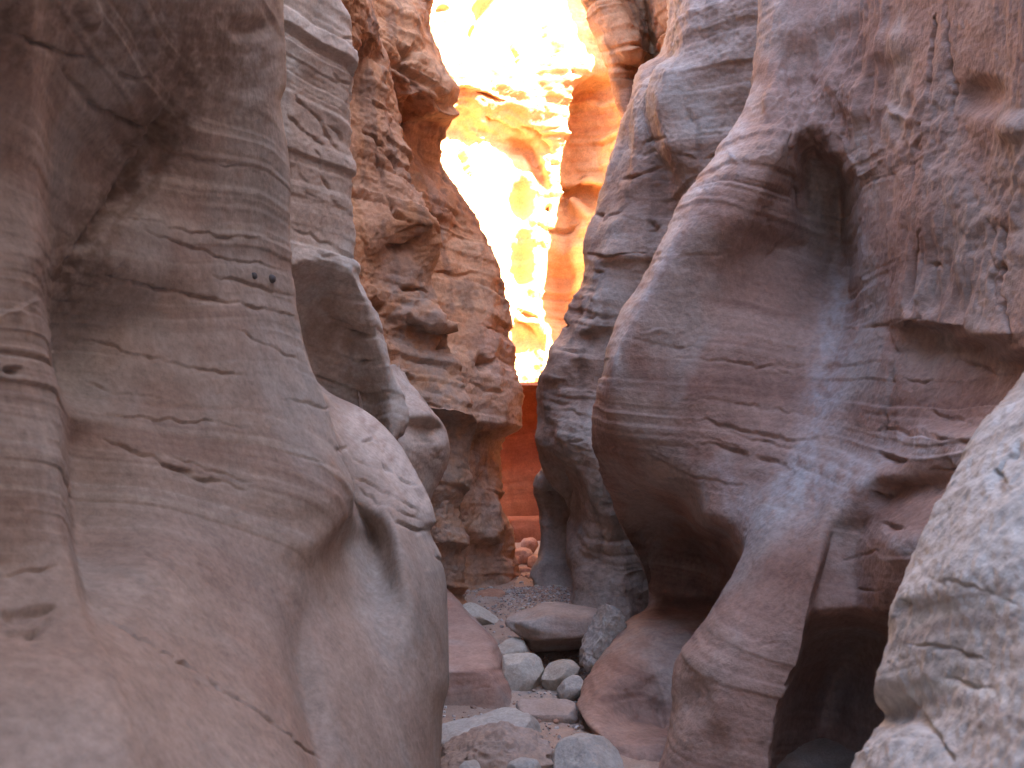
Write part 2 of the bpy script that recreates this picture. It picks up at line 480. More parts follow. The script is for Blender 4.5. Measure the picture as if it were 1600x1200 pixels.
# --- left: low grey knob between slab and next fin
L3 = [
    (560, 5.5, 3), ('570:600 640:618 700:612 820:590', '570:6.0 620:5.85 690:5.75 820:5.6'),
    ('570:615 620:632 650:650 680:652 740:640 820:625', '570:6.25 620:5.98 650:5.84 668:5.93 700:5.86 740:5.84 820:5.75'),
    ('570:620 600:640 650:676 680:682 740:672 820:650', '570:6.4 620:6.15 650:5.95 670:6.1 700:6.0 740:6.02 820:6.0'),
    ('570:625 600:642 620:654 640:669 655:686 675:696 700:699 735:693 755:684 770:675 820:660', '570:6.5 640:6.2 700:6.2 820:6.2'),
    ('570:610 640:650 700:680 820:640', '570:6.7 820:6.6', 2), ('570:560 820:560', '570:7 820:7', 4),
]
rock('knob', L3, (570, 820), M_SMOOTH, left, bed=(0.1, 0.5, 1), pal=P_PALE, seed=13, ledge=0.012, rough=0.006, big=0.02, bottom=True, cap=True,
     strokes=[([(690, 700), (680, 715), (690, 722)], 3, 0.03), ([(640, 690), (680, 690)], 3, 0.012)])

# --- left, third: broken reddish fin with ledges
E4 = '0:585 60:592 95:610 210:627 266:633 315:668 353:686 374:689 398:683 440:676 461:680 488:684 501:692 507:700 511:711 515:710 519:695 536:694 557:704 572:718 605:726 635:739 662:746 686:743 716:735 752:732 776:725 812:724 840:731 850:733 862:723 890:724 930:726'
L4 = [
    (470, 6.0, 4), ('0:535 500:560 700:600 930:640', '0:6.2 60:6.3 95:6.65 400:6.45 600:6.3 930:6.3'),
    ('0:560 100:575 300:580 500:600 650:640 930:670', '0:6.35 50:6.4 92:6.85 115:6.72 300:6.62 360:6.52 420:6.62 500:6.58 600:6.5 660:6.62 930:6.6'),
    ('0:575 100:595 210:605 300:620 400:640 500:645 600:670 650:690 720:690 930:690', '0:6.5 50:6.5 92:6.98 115:6.82 300:6.70 345:6.62 400:6.74 470:6.73 500:6.70 510:6.70 517:6.82 580:6.74 640:6.66 665:6.9 780:6.84 850:6.78 862:6.88 930:6.85'),
    ('0:580 100:603 210:618 300:645 353:672 398:670 461:665 500:690 523:682 557:690 605:708 650:726 686:725 752:715 812:708 850:715 930:708', '0:6.6 100:7.0 300:6.8 345:6.7 380:6.8 460:6.85 503:6.82 511:6.81 518:6.94 580:6.86 645:6.74 672:6.98 780:6.92 850:6.84 864:6.96 930:6.95'),
    (E4, '0:6.85 100:7.15 300:6.95 400:6.98 505:6.95 520:7.05 650:6.95 680:7.12 850:7.02 930:7.1'),
    ('0:560 210:600 315:645 440:655 515:680 635:715 716:710 930:700', '0:7.4 930:7.6', 2),
    ('0:450 930:600', '0:7.9 930:8.0', 4),
]
L4_strokes = [
    ([(568, 150), (590, 165), (610, 175)], 5, 0.05), ([(565, 205), (600, 225), (622, 262), (628, 280)], 6, 0.08),
    ([(600, 300), (620, 330), (640, 350)], 6, 0.07), ([(605, 385), (630, 390), (655, 375)], 9, 0.10), ([(620, 365), (650, 352), (680, 358)], 4, 0.03),
    ([(578, 465), (590, 480), (596, 490)], 9, 0.13), ([(625, 452), (650, 450), (668, 456)], 5, 0.10), ([(630, 495), (640, 505), (665, 515)], 8, 0.12),
    ([(655, 487), (690, 503), (712, 513)], 2.5, -0.03), ([(685, 532), (693, 545)], 6, 0.12), ([(605, 505), (615, 500), (625, 510)], 10, 0.06),
    ([(605, 555), (625, 560)], 4, 0.05), ([(640, 590), (660, 600), (700, 620), (740, 636)], 4, 0.03), ([(655, 622), (700, 645), (742, 655)], 4, 0.03),
    ([(640, 560), (680, 570), (720, 585)], 5, 0.03), ([(680, 780), (722, 782)], 3, 0.02),
    ([(690, 795), (724, 800)], 4, -0.02), ([(560, 360), (575, 400)], 6, 0.04), ([(585, 240), (600, 290)], 6, 0.04),
]
rock('ledged_fin', L4, (0, 930), M_ROUGH, left, top=(5.6, -0.35, 0.0), bed=(0.05, 0.2, 1), pal=P_MID, seed=17, ledge=0.020, rough=0.019, big=0.04, paint=[([(640, 470), (690, 590), (700, 700), (690, 900)], 60, (0.33, 0.265, 0.22), 0.85)],
     strokes=[(p, w, a * (1.5 if a > 0.06 else 1.0)) for p, w, a in L4_strokes], thick=(0.03, 0.22))

# --- left, fourth: fin with the overhanging brow and the hanging lip
E5 = '0:676 40:672 65:680 90:690 120:705 140:715 155:712 165:706 180:718 192:706 215:700 235:688 250:684 265:692 300:718 340:745 390:766 430:781 470:790 510:800 560:804 600:810 650:816 666:818 676:808 684:790 700:784 760:789 790:785 830:800 870:808 895:811 940:815'
L5 = [
    (520, 7.0, 4), ('0:570 300:600 600:660 940:680', '0:7.2 100:7.2 170:7.6 300:7.6 940:7.5'),
    ('0:610 150:640 200:640 300:650 500:710 680:735 940:715', '0:7.5 100:7.4 150:7.5 185:8.0 240:8.1 320:7.85 450:7.95 600:7.75 660:7.7 685:7.95 820:7.85 845:7.95 940:7.8'),
    ('0:640 100:665 150:680 200:670 240:660 300:685 400:725 500:760 600:765 680:765 760:755 850:765 940:755', '0:7.7 100:7.55 150:7.6 178:7.75 196:8.25 250:8.3 320:8.1 400:8.2 500:8.1 600:7.95 660:7.9 690:8.2 820:8.0 838:7.98 850:8.15 940:8.05'),
    ('0:662 65:668 140:702 165:695 180:706 200:690 245:675 300:706 390:752 470:776 560:788 650:798 672:797 690:774 760:776 830:786 895:797 940:800', '0:7.95 150:7.85 180:7.95 200:8.3 250:8.4 320:8.3 500:8.3 600:8.2 660:8.12 690:8.4 820:8.2 850:8.3 940:8.2'),
    (E5, '0:8.2 180:8.15 200:8.5 300:8.5 600:8.45 665:8.4 690:8.6 940:8.5'),
    ('0:650 140:690 250:660 340:715 510:775 650:790 700:760 940:790', '0:8.7 940:9.0', 2),
    ('0:560 940:700', '0:9.3 940:9.5', 4),
]
L5_strokes = [
    ([(620, 60), (640, 80), (625, 100)], 10, 0.15), ([(650, 125), (643, 140)], 8, 0.15), ([(695, 120), (700, 135), (695, 150)], 6, -0.06),
    ([(668, 150), (680, 160), (695, 162)], 6, 0.08), ([(640, 160), (632, 185), (640, 215)], 6, 0.08), ([(690, 270), (700, 290)], 5, 0.06),
    ([(700, 310), (720, 340), (735, 365)], 5, 0.05), ([(680, 425), (720, 432), (745, 425)], 6, 0.05),
    ([(742, 570), (755, 565), (762, 580)], 9, 0.16), ([(735, 590), (760, 610), (800, 620)], 5, 0.04), ([(770, 440), (790, 480), (798, 520)], 5, 0.05),
    ([(730, 450), (745, 455), (780, 470)], 4, 0.02), ([(745, 505), (770, 512), (800, 522)], 3, 0.03), ([(740, 765), (785, 772)], 4, 0.02),
    ([(735, 785), (790, 800)], 3, 0.015),
]
rock('overhang_fin', L5, (0, 940), M_ROUGH, left, top=(6.2, -0.30, 0.0), bed=(0.05, 0.15, 1), pal=P_MID, seed=19, ledge=0.018, rough=0.018, big=0.04, paint=[([(775, 580), (770, 700), (765, 900)], 60, (0.50, 0.345, 0.26), 0.8)],
     strokes=[(p, w, a * (1.5 if a > 0.06 else 1.0)) for p, w, a in L5_strokes], thick=(0.03, 0.22))

# --- right: the maroon buttress with its lit ridge, hollow, leg and foot
E_R2 = '0:1186 100:1180 170:1166 220:1132 275:1092 310:1067 350:1047 390:1026 440:1001 480:977 520:957 560:942 600:934 650:926 690:925 720:931 760:946 800:961 840:981 880:1001 920:1011 945:1008 960:992 975:973 1000:960 1040:931 1080:908 1100:898 1115:905 1130:912 1145:925 1170:960 1300:1000'
LEG = '0:1352 150:1340 250:1325 400:1330 500:1318 600:1285 680:1258 740:1235 770:1206 790:1191 850:1166 920:1131 960:1111 1000:1081 1035:1056 1080:1051 1140:1046 1200:1031 1300:1015'
R2 = [
    ('0:1500 400:1300 700:1200 1300:1200', '0:7.0 1300:7.0', 4),
    ('0:1230 220:1180 400:1060 600:965 700:955 800:990 920:1040 1000:1000 1100:940 1300:1020', '0:6.3 600:6.1 850:6.4 930:6.5 1000:6.2 1100:5.6 1300:4.9', 2),
    (E_R2, '0:5.75 300:5.62 600:5.58 700:5.72 850:6.2 930:6.45 975:5.8 1040:5.36 1080:5.1 1100:4.95 1130:4.66 1150:4.55 1170:4.4 1300:4.1'),
    ('0:1225 100:1216 170:1202 220:1164 275:1122 350:1074 440:1026 520:982 560:964 600:953 650:946 700:947 760:972 800:990 840:1010 880:1028 920:1038 960:1025 1000:995 1040:968 1100:930 1150:945 1300:1010',
     '0:5.45 220:5.24 400:5.22 560:5.20 650:5.24 700:5.40 780:5.85 850:6.3 920:6.4 955:6.0 985:5.5 1040:5.14 1100:4.78 1130:4.56 1150:4.44 1180:4.36 1300:4.1'),
    ('0:1272 170:1242 220:1222 300:1185 400:1140 500:1095 600:1050 700:1040 760:1050 800:1062 900:1085 960:1080 1000:1060 1050:1030 1100:1000 1300:1040',
     '0:5.32 150:5.26 190:5.10 230:4.98 330:5.03 430:5.16 500:5.16 600:5.11 660:5.09 710:5.10 745:5.14 785:5.5 830:6.1 880:6.4 930:6.35 965:5.8 985:5.45 1010:5.28 1040:5.12 1090:5.0 1125:4.9 1150:4.5 1165:4.38 1200:4.3 1300:4.1'),
    ('0:1320 170:1290 220:1268 350:1275 420:1230 500:1190 600:1140 700:1115 760:1105 800:1100 850:1125 900:1130 960:1115 1050:1080 1300:1090',
     '0:5.1 130:5.08 190:5.06 222:5.16 255:5.30 310:5.40 380:5.40 430:5.22 500:5.08 560:5.0 650:4.94 700:4.92 760:4.86 800:4.86 818:4.90 845:5.55 890:6.2 935:6.2 970:5.6 1000:5.3 1050:5.12 1100:5.0 1140:4.9 1165:4.5 1300:4.2'),
    ('0:1345 150:1330 230:1305 350:1310 450:1290 560:1240 680:1195 760:1165 830:1150 860:1158 900:1165 960:1140 1050:1095 1300:1080',
     '0:4.95 150:4.95 235:4.98 266:5.26 330:5.44 400:5.46 480:5.18 560:4.98 650:4.84 740:4.74 800:4.68 845:4.66 865:4.75 900:5.2 960:5.3 1300:5.0'),
    (LEG, '0:4.85 150:4.84 262:4.86 292:5.16 340:5.28 420:5.32 500:5.06 560:4.88 650:4.70 740:4.58 800:4.50 850:4.45 950:4.36 1050:4.26 1200:4.16 1300:4.1'),
    ('0:1375 150:1365 250:1350 280:1349 400:1351 500:1346 560:1326 620:1304 680:1280 740:1255 800:1212 850:1190 920:1156 1000:1108 1040:1088 1140:1072 1300:1040', '0:4.62 200:4.68 300:4.70 420:4.72 500:4.72 600:4.62 700:4.54 800:4.36 900:4.20 1000:4.08 1100:4.00 1300:3.9'),
    ('0:1405 150:1395 250:1372 400:1375 500:1372 600:1340 700:1310 760:1278 830:1250 900:1225 960:1205 1050:1165 1140:1135 1300:1110', '0:4.42 200:4.50 300:4.52 500:4.52 600:4.46 700:4.44 740:4.36 800:4.25 900:4.05 1000:3.92 1100:3.86 1300:3.8'),
    ('0:1455 250:1425 500:1410 620:1378 700:1352 760:1318 800:1298 830:1288 900:1274 960:1260 1010:1252 1080:1224 1140:1205 1200:1198 1300:1180', '0:4.15 250:4.18 470:4.10 500:4.06 515:4.16 620:4.20 700:4.20 745:4.14 800:4.10 830:4.06 900:3.92 1000:3.84 1100:3.82 1300:3.75'),
    ('0:1468 250:1445 500:1432 620:1402 700:1380 760:1345 800:1318 830:1302 900:1286 960:1276 1010:1266 1080:1240 1200:1212 1300:1195', '0:4.08 250:4.08 470:4.02 500:3.98 518:4.12 620:4.10 690:4.08 745:4.02 800:4.06 830:4.08 900:4.00 950:3.93 966:3.96 1000:4.25 1080:4.35 1300:4.3'),
    ('0:1490 250:1480 500:1470 620:1440 700:1420 760:1400 830:1345 900:1330 960:1330 1010:1320 1100:1290 1300:1250', '0:3.95 250:3.94 480:3.84 505:3.82 525:4.0 600:3.98 665:3.90 685:3.76 740:3.80 760:3.92 800:3.98 830:4.04 900:4.00 948:3.92 964:3.98 1000:4.4 1080:4.6 1300:4.6'),
    ('0:1545 250:1540 500:1530 620:1500 700:1480 760:1460 850:1395 960:1380 1100:1360 1300:1330', '0:3.68 250:3.66 490:3.55 520:3.52 545:3.78 600:3.76 660:3.66 684:3.50 735:3.54 760:3.66 800:3.62 850:3.56 900:3.60 955:3.66 970:3.8 1000:4.25 1300:4.4'),
    ('0:1620 500:1610 700:1560 900:1500 1300:1470', '0:3.34 250:3.30 540:3.2 575:3.42 650:3.32 690:3.2 760:3.25 900:3.3 1000:3.5 1300:3.7'),
    ('0:1900 1300:1800', 2.65, 3), ('0:2700 1300:2700', 2.2, 5), ('0:5200 1300:5200', 1.2, 8),
]
R2_strokes = [
    ([(1482, 0), (1484, 60), (1486, 130), (1484, 190)], 4, 0.06), ([(1462, 20), (1455, 80), (1448, 160)], 5, 0.04), ([(1440, 190), (1430, 240), (1425, 300)], 6, 0.03),
    ([(1565, 350), (1562, 420), (1568, 480), (1580, 540)], 6, 0.07), ([(1550, 330), (1553, 420), (1556, 480)], 4, 0.03), ([(1448, 360), (1435, 390), (1422, 405)], 4, 0.04),
    ([(1452, 408), (1465, 415), (1475, 422)], 6, 0.06), ([(1390, 165), (1420, 190), (1440, 165)], 14, -0.03), ([(1310, 210), (1345, 275), (1365, 265), (1385, 240)], 6, -0.04),
    ([(1345, 290), (1350, 400), (1348, 500)], 4, -0.015), ([(1235, 200), (1230, 250), (1245, 290)], 4, 0.03), ([(1240, 285), (1262, 340), (1260, 380)], 6, 0.03),
    ([(1300, 512), (1345, 510), (1380, 508), (1410, 500)], 4, 0.02), ([(1180, 575), (1260, 570), (1340, 572)], 3, 0.012),
    ([(1050, 560), (1150, 565), (1250, 585)], 5, 0.022), ([(960, 520), (1040, 540), (1110, 545)], 5, 0.018), ([(985, 515), (1080, 520)], 4, -0.014),
    ([(1080, 620), (1150, 630), (1240, 645), (1300, 655)], 4, 0.016), ([(1060, 650), (1140, 668), (1220, 685), (1280, 690)], 6, 0.03),
    ([(1090, 690), (1170, 710), (1225, 728), (1245, 742)], 7, 0.04), ([(1050, 665), (1120, 690), (1200, 715)], 4, 0.018), ([(1120, 672), (1210, 695), (1260, 702)], 4, 0.02),
    ([(935, 700), (1010, 705), (1060, 720)], 4, 0.012), ([(990, 700), (1080, 745), (1160, 760)], 7, 0.02),
    ([(1368, 672), (1400, 668), (1450, 680), (1520, 690)], 6, 0.05), ([(1365, 700), (1390, 712), (1420, 720)], 7, 0.05), ([(1450, 735), (1490, 735), (1500, 760)], 14, 0.06),
    ([(1360, 765), (1385, 778), (1400, 775)], 5, 0.04), ([(1385, 740), (1420, 745)], 4, -0.02), ([(1380, 820), (1420, 830)], 4, 0.03),
    ([(1385, 480), (1395, 550), (1385, 620), (1370, 700)], 5, 0.025), ([(1490, 560), (1530, 570), (1560, 590)], 9, 0.04), ([(1450, 640), (1490, 655), (1530, 662)], 4, 0.025),
    ([(1410, 590), (1440, 600), (1460, 590)], 4, 0.02), ([(1180, 300), (1220, 380), (1170, 430)], 5, 0.012), ([(1060, 400), (1150, 395)], 4, 0.01),
    ([(1310, 880), (1370, 860)], 5, 0.02), ([(1300, 920), (1380, 925)], 3, 0.015),
    ([(1065, 1005), (1150, 1012), (1250, 1000)], 2.5, 0.006), 
    ([(970, 1060), (985, 1090), (1010, 1110)], 6, 0.03), ([(1020, 1060), (1035, 1100), (1040, 1140)], 16, 0.07), ([(960, 1000), (1040, 1002), (1090, 1000)], 3, 0.015),
    ([(1100, 270), (1110, 310), (1120, 325)], 3, -0.012), ([(1130, 225), (1160, 260), (1215, 235)], 5, -0.02),
]
PALE_GREY = (0.47, 0.44, 0.42)  # pale grey, stroked along the ridge and smaller ledges
R2_paint = [([(1172, 150), (1140, 225), (1100, 280), (1060, 335), (1010, 440), (965, 520), (945, 590)], 22, PALE_GREY, 0.75),
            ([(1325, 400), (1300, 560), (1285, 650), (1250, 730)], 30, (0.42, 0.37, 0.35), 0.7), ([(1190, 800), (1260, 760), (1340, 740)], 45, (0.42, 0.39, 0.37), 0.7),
            ([(1400, 690), (1500, 710)], 22, PALE_GREY, 0.6), ([(1390, 850), (1440, 860)], 20, PALE_GREY, 0.6), ([(1130, 740), (1160, 850)], 16, (0.40, 0.34, 0.32), 0.5)]
R2_dents = [(1085, 1095, 26, 34, 15, 0.035), (1115, 1170, 22, 40, 10, 0.03), (1240, 90, 40, 26, 30, 0.05), (1300, 60, 40, 22, -30, 0.05), (1330, 150, 46, 26, 40, -0.05), (1255, 130, 20, 14, 20, 0.04), (1225, 160, 26, 20, 0, -0.04),
            (1400, 70, 30, 24, -40, -0.03), (1530, 150, 34, 26, 0, 0.05), (1590, 200, 26, 20, 0, -0.04), (1480, 320, 50, 70, 0, -0.04), (1430, 540, 40, 30, 0, 0.03)]
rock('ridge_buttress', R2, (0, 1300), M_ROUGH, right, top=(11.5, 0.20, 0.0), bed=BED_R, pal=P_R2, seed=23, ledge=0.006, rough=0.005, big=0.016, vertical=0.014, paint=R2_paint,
     zone=lambda x, y: smoothstep(1330, 1420, x) * smoothstep(560, 440, y) + 0.8 * smoothstep(1180, 1240, x) * smoothstep(260, 180, y) * smoothstep(1420, 1330, x),
     strokes=R2_strokes, dents=R2_dents)

# --- right, nearest: pale rounded shoulder of rock
R0 = [
    ('430:1900 575:1700 760:1560 960:1470 1130:1450 1300:1400', '430:3.0 1300:2.7', 3),
    ('430:1815 500:1700 575:1610 690:1530 760:1490 880:1432 960:1398 1050:1388 1130:1390 1300:1325', '430:2.75 575:2.55 760:2.42 900:2.4 1300:2.3', 2),
    ('430:1800 500:1690 545:1635 575:1600 600:1580 640:1547 690:1521 760:1481 830:1442 880:1420 920:1396 960:1386 1000:1385 1050:1373 1090:1368 1118:1380 1135:1372 1160:1345 1200:1332 1300:1312', '430:2.55 575:2.38 760:2.25 900:2.2 1060:2.18 1118:2.25 1150:2.12 1300:2.05'),
    ('430:1830 545:1665 600:1612 690:1555 760:1516 830:1478 900:1438 960:1416 1050:1402 1118:1408 1160:1378 1300:1345', '430:2.45 575:2.22 760:2.08 860:2.03 920:2.02 960:2.06 1060:2.04 1118:2.10 1150:1.98 1300:1.9'),
    ('430:1900 575:1720 760:1600 900:1530 1100:1490 1300:1450', '430:2.3 575:2.0 760:1.86 900:1.80 1000:1.80 1100:1.80 1160:1.74 1300:1.62'),
    ('430:2050 575:1900 900:1720 1300:1620', '430:2.1 575:1.8 760:1.64 900:1.56 1300:1.36'),
    ('430:2400 1300:2100', '430:1.7 700:1.42 1300:1.12', 3), ('430:3400 1300:3200', '430:1.1 1300:0.72', 5),
]
rock('pale_shoulder', R0, (430, 1300), M_ROUGH, right, bed=(0.05, 0.3, 1), pal=P_R0, seed=29, ledge=0.006, rough=0.007, big=0.02, cap=True,
     strokes=[([(1600, 690), (1575, 720), (1560, 745)], 10, 0.03), ([(1555, 735), (1575, 760), (1590, 770)], 14, 0.035), ([(1400, 935), (1420, 950)], 12, 0.03),
              ([(1390, 1070), (1440, 1110), (1490, 1190)], 10, 0.03), ([(1400, 1000), (1480, 1010), (1560, 1040)], 5, 0.012), ([(1440, 900), (1520, 915), (1600, 950)], 5, 0.01),
              ([(1480, 1060), (1560, 1080)], 6, 0.012)])

# --- right, middle distance
E3 = '0:1042 60:1040 85:1032 100:1003 130:986 170:975 220:961 270:946 310:935 350:920 400:910 440:910 460:900 490:881 515:876 540:858 570:850 590:839 640:838 690:832 720:836 740:845 760:858 780:876 800:891 850:889 880:893 905:899 925:896 945:889 970:884'
R3 = [
    ('0:1260 970:1200', 9.9, 4), ('0:1060 100:1030 300:960 600:870 700:860 800:905 970:920', '0:8.2 970:8.2', 2),
    (E3, '0:7.5 500:7.5 700:7.6 780:7.75 850:7.45 945:7.25 970:7.1'),
    ('0:1052 85:1040 130:998 220:976 310:952 400:926 460:918 515:893 570:868 640:858 700:856 740:868 780:892 850:902 945:902 970:900', '0:7.3 440:7.25 470:7.2 520:7.28 560:7.22 590:7.16 610:7.24 690:7.22 740:7.5 790:7.55 850:7.25 920:7.12 970:6.95'),
    ('0:1062 85:1050 150:1003 300:985 400:955 500:925 600:900 700:885 760:905 850:925 970:930', '0:7.1 150:7.1 300:7.05 395:7.0 420:7.12 470:7.05 510:7.02 530:7.12 560:7.02 600:7.06 690:6.98 760:7.16 830:7.02 850:7.05 930:6.95 970:6.8'),
    ('0:1066 85:1052 110:1028 150:1017 230:1031 290:1056 400:1035 600:960 700:935 850:965 970:985', '0:7.0 290:6.9 395:6.85 430:6.95 600:6.9 720:6.8 850:6.95 970:6.8'),
    ('0:1074 85:1058 110:1034 150:1024 230:1039 290:1064 400:1060 600:990 700:970 850:1000 970:1010', '0:6.72 85:6.7 150:6.65 230:6.62 290:6.68 340:6.76 600:6.72 850:7.0 970:7.0'),
    ('0:1140 300:1120 600:1060 970:1100', '0:6.45 400:6.5 700:6.9 970:7.2'), ('0:1400 970:1300', '0:5.95 400:6.2 700:7.0 970:7.4', 4),
]
R3_strokes = [
    ([(960, 245), (990, 240), (1030, 235)], 6, 0.05), ([(965, 280), (1000, 272), (1035, 262)], 6, 0.06), ([(985, 255), (1010, 225), (1040, 215)], 4, 0.04),
    ([(925, 335), (940, 332)], 5, 0.05), ([(935, 345), (965, 330), (985, 305)], 4, 0.03), ([(1010, 340), (1025, 350), (1010, 360)], 12, 0.06),
    ([(915, 395), (960, 400), (1010, 395)], 6, 0.05), ([(925, 425), (945, 425)], 5, 0.05), ([(905, 495), (950, 492), (965, 497)], 4, 0.04), ([(880, 498), (885, 510)], 6, 0.08),
    ([(860, 545), (900, 548), (945, 543)], 5, 0.04), ([(842, 600), (880, 605), (925, 612)], 4, 0.025), ([(845, 640), (890, 640), (930, 655)], 4, 0.03),
    ([(890, 690), (915, 690)], 4, 0.03), ([(880, 725), (900, 735), (925, 725)], 4, 0.02), ([(1060, 130), (1080, 180), (1100, 220)], 6, 0.03),
    ([(1050, 240), (1090, 250), (1130, 235)], 7, 0.03), ([(840, 620), (870, 630), (890, 628)], 4, 0.02), ([(895, 665), (925, 672)], 3, 0.02),
    ([(868, 715), (882, 755), (890, 785)], 11, 0.10),
]
rock('middle_buttress', R3, (0, 970), M_ROUGH, right, top=(11.5, 0.20, 0.0), bed=(0.02, -0.05, 1), pal=P_R3, seed=31, ledge=0.007, rough=0.012, big=0.055, strokes=R3_strokes, vertical=0.006)
R5 = [
    (960, 8.6, 3), ('690:868 735:852 760:850 940:850', '690:8.6 940:8.4', 2),
    ('690:862 720:852 735:847 750:838 770:832 780:836 800:842 830:845 850:843 870:840 885:830 900:827 920:831 940:835', '690:8.2 740:8.1 850:8.05 900:7.95 940:7.85'),
    ('690:868 735:858 770:850 830:858 885:850 940:855', '690:8.05 740:7.9 765:7.95 785:8.02 850:7.95 880:7.86 940:7.7'),
    ('690:890 770:875 830:880 885:885 940:885', '690:7.95 740:7.86 770:8.05 850:7.95 890:7.82 940:7.6'),
    ('690:960 940:960', '690:7.9 940:7.7', 3),
]
rock('low_fin', R5, (690, 940), M_SMOOTH, right, bed=(0.02, -0.05, 1), pal=P_R3, seed=37, ledge=0.008, rough=0.006, big=0.02, cap=True,
     strokes=[([(845, 772), (858, 768), (868, 775)], 5, 0.05), ([(838, 885), (860, 880), (890, 885)], 3, -0.02), ([(830, 905), (835, 920), (845, 925)], 5, 0.06)])
R4 = [
    ('0:1150 300:1150', 11.5, 4), ('0:925 90:955 165:975 300:1020', '0:10.6 300:10.6', 2),
    ('0:908 40:926 90:943 140:958 165:964 220:985 300:1010', '0:9.8 300:9.6'),
    ('0:935 40:950 90:965 165:985 300:1030', '0:9.4 60:9.4 120:9.55 300:9.3'),
    ('0:965 90:990 300:1050', '0:9.35 60:9.3 85:9.35 110:9.7 300:9.4'),
    ('0:1000 300:1075', '0:9.9 60:10.0 110:9.9 300:9.4'), ('0:1030 300:1090', '0:9.0 300:9.0'), ('0:1250 300:1250', 8.4, 4),
]
rock('brow', R4, (0, 300), M_ROUGH, right, top=(7.0, 0.12, 0.0), bed=(0.02, -0.05, 1), pal=P_MID, seed=41, ledge=0.02, rough=0.014, big=0.05)

# --- far end: glowing pocket and the sunlit wall
def pk(x):
    return f'596:{11.5 + x} 603:{11.45 + x} 608:{11.6 + x} 614:{12.15 + x} 700:{12.3 + x} 770:{12.2 + x} 840:{12.1 + x}'
PK = [
    ('596:600 840:600', 10.0, 4), ('596:735 840:735', 10.6, 2), ('596:768 840:768', pk(-0.25)), ('596:785 840:785', pk(-0.05)), ('596:800 840:800', pk(0)),
    ('596:828 840:825', pk(0)), ('596:850 840:850', pk(-0.05)), ('596:890 840:890', pk(-0.1), 2), ('596:960 840:960', pk(-0.2), 4),
]
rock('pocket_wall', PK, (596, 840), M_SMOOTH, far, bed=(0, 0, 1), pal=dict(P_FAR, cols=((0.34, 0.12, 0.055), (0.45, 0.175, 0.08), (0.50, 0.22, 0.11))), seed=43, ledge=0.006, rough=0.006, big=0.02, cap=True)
ST = [
    ('806:660 900:660', 9.9, 4), ('806:760 900:760', '806:10.45 815:10.32 900:10.2'), ('806:800 900:800', '806:10.5 812:10.38 850:10.3 900:10.25'),
    ('806:830 900:830', '806:10.5 812:10.4 850:10.32 900:10.25'), ('806:870 900:870', '806:10.45 900:10.2'), ('806:960 900:960', 10.0, 3),
]
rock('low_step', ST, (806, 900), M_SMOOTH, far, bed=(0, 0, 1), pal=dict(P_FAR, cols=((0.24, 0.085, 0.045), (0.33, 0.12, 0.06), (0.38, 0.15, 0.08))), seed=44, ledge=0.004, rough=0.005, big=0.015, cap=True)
F = [
    ('0:300 660:300', 11.0, 5), ('0:560 660:560', 11.6, 3), ('0:650 660:650', '0:12.5 120:12.4 240:12.8 660:12.6'),
    ('0:690 660:690', '0:13.0 60:12.9 110:12.8 150:13.0 200:13.4 240:13.3 350:13.2 450:13.1 660:12.9'),
    ('0:730 660:730', '0:13.45 90:13.2 125:13.15 165:13.4 215:13.9 240:13.75 330:13.6 450:13.45 660:13.25'),
    ('0:770 660:770', '0:13.9 100:13.6 140:13.55 180:13.8 225:14.3 245:14.15 330:13.95 420:13.85 500:13.75 545:13.8 660:13.65'),
    ('0:820 660:815', '0:14.4 120:14.05 155:14.0 195:14.25 235:14.7 252:14.5 330:14.35 420:14.25 500:14.1 530:14.2 660:14.0'),
    ('0:862 60:888 100:914 118:906 135:882 155:868 200:865 660:850', '0:14.6 160:14.2 240:14.4 330:14.35 420:14.25 660:14.1'),
    ('0:878 60:906 100:932 118:926 135:900 155:884 200:880 350:872 660:860', '0:14.7 160:14.4 330:14.5 500:14.3 660:14.2'),
    ('0:895 60:925 100:952 118:948 135:918 155:896 200:890 350:882 660:870', '0:14.8 105:14.6 145:15.0 270:15.2 288:14.95 310:15.2 350:14.9 500:14.6 660:14.4'),
    ('0:945 60:962 100:980 118:978 135:960 155:942 200:936 660:920', '0:14.7 90:14.6 130:14.8 270:14.9 285:14.5 305:14.9 340:14.5 500:14.3 660:14.1'),
    ('0:980 660:980', '0:14.4 660:13.9'), ('0:1050 660:1050', '0:13.9 660:13.4', 3), ('0:1350 660:1350', 13.0, 6),
]
F_strokes = [
    ([(745, 140), (760, 145), (790, 158)], 5, 0.25), ([(760, 185), (790, 200), (820, 208)], 6, 0.25), ([(815, 195), (840, 205), (862, 238)], 5, 0.25),
    ([(880, 285), (900, 290), (925, 300)], 6, 0.3), ([(700, 205), (705, 240), (712, 262)], 5, 0.2), ([(725, 220), (735, 250), (742, 280)], 6, 0.25),
    ([(745, 30), (755, 60), (750, 0)], 8, 0.3), ([(735, 45), (755, 55)], 8, 0.3), ([(690, 10), (700, 20)], 6, 0.25), ([(792, 55), (805, 90), (815, 118)], 3, 0.2),
    ([(870, 70), (878, 80)], 5, 0.15), ([(893, 95), (900, 110)], 4, 0.15), ([(800, 480), (830, 490), (845, 500)], 6, 0.15), ([(800, 500), (840, 520)], 7, 0.15),
    ([(840, 350), (880, 360), (905, 345)], 6, 0.2), ([(850, 330), (865, 320)], 8, 0.2),
]
F_dents = [(812, 315, 15, 28, -10, 0.26), (815, 412, 14, 36, 0, 0.24), (838, 262, 9, 32, -25, 0.2), (905, 325, 12, 10, 0, -0.2),
           (760, 20, 12, 26, 0, 0.28), (868, 440, 24, 70, 0, 0.25), (825, 540, 30, 24, 0, 0.15)]
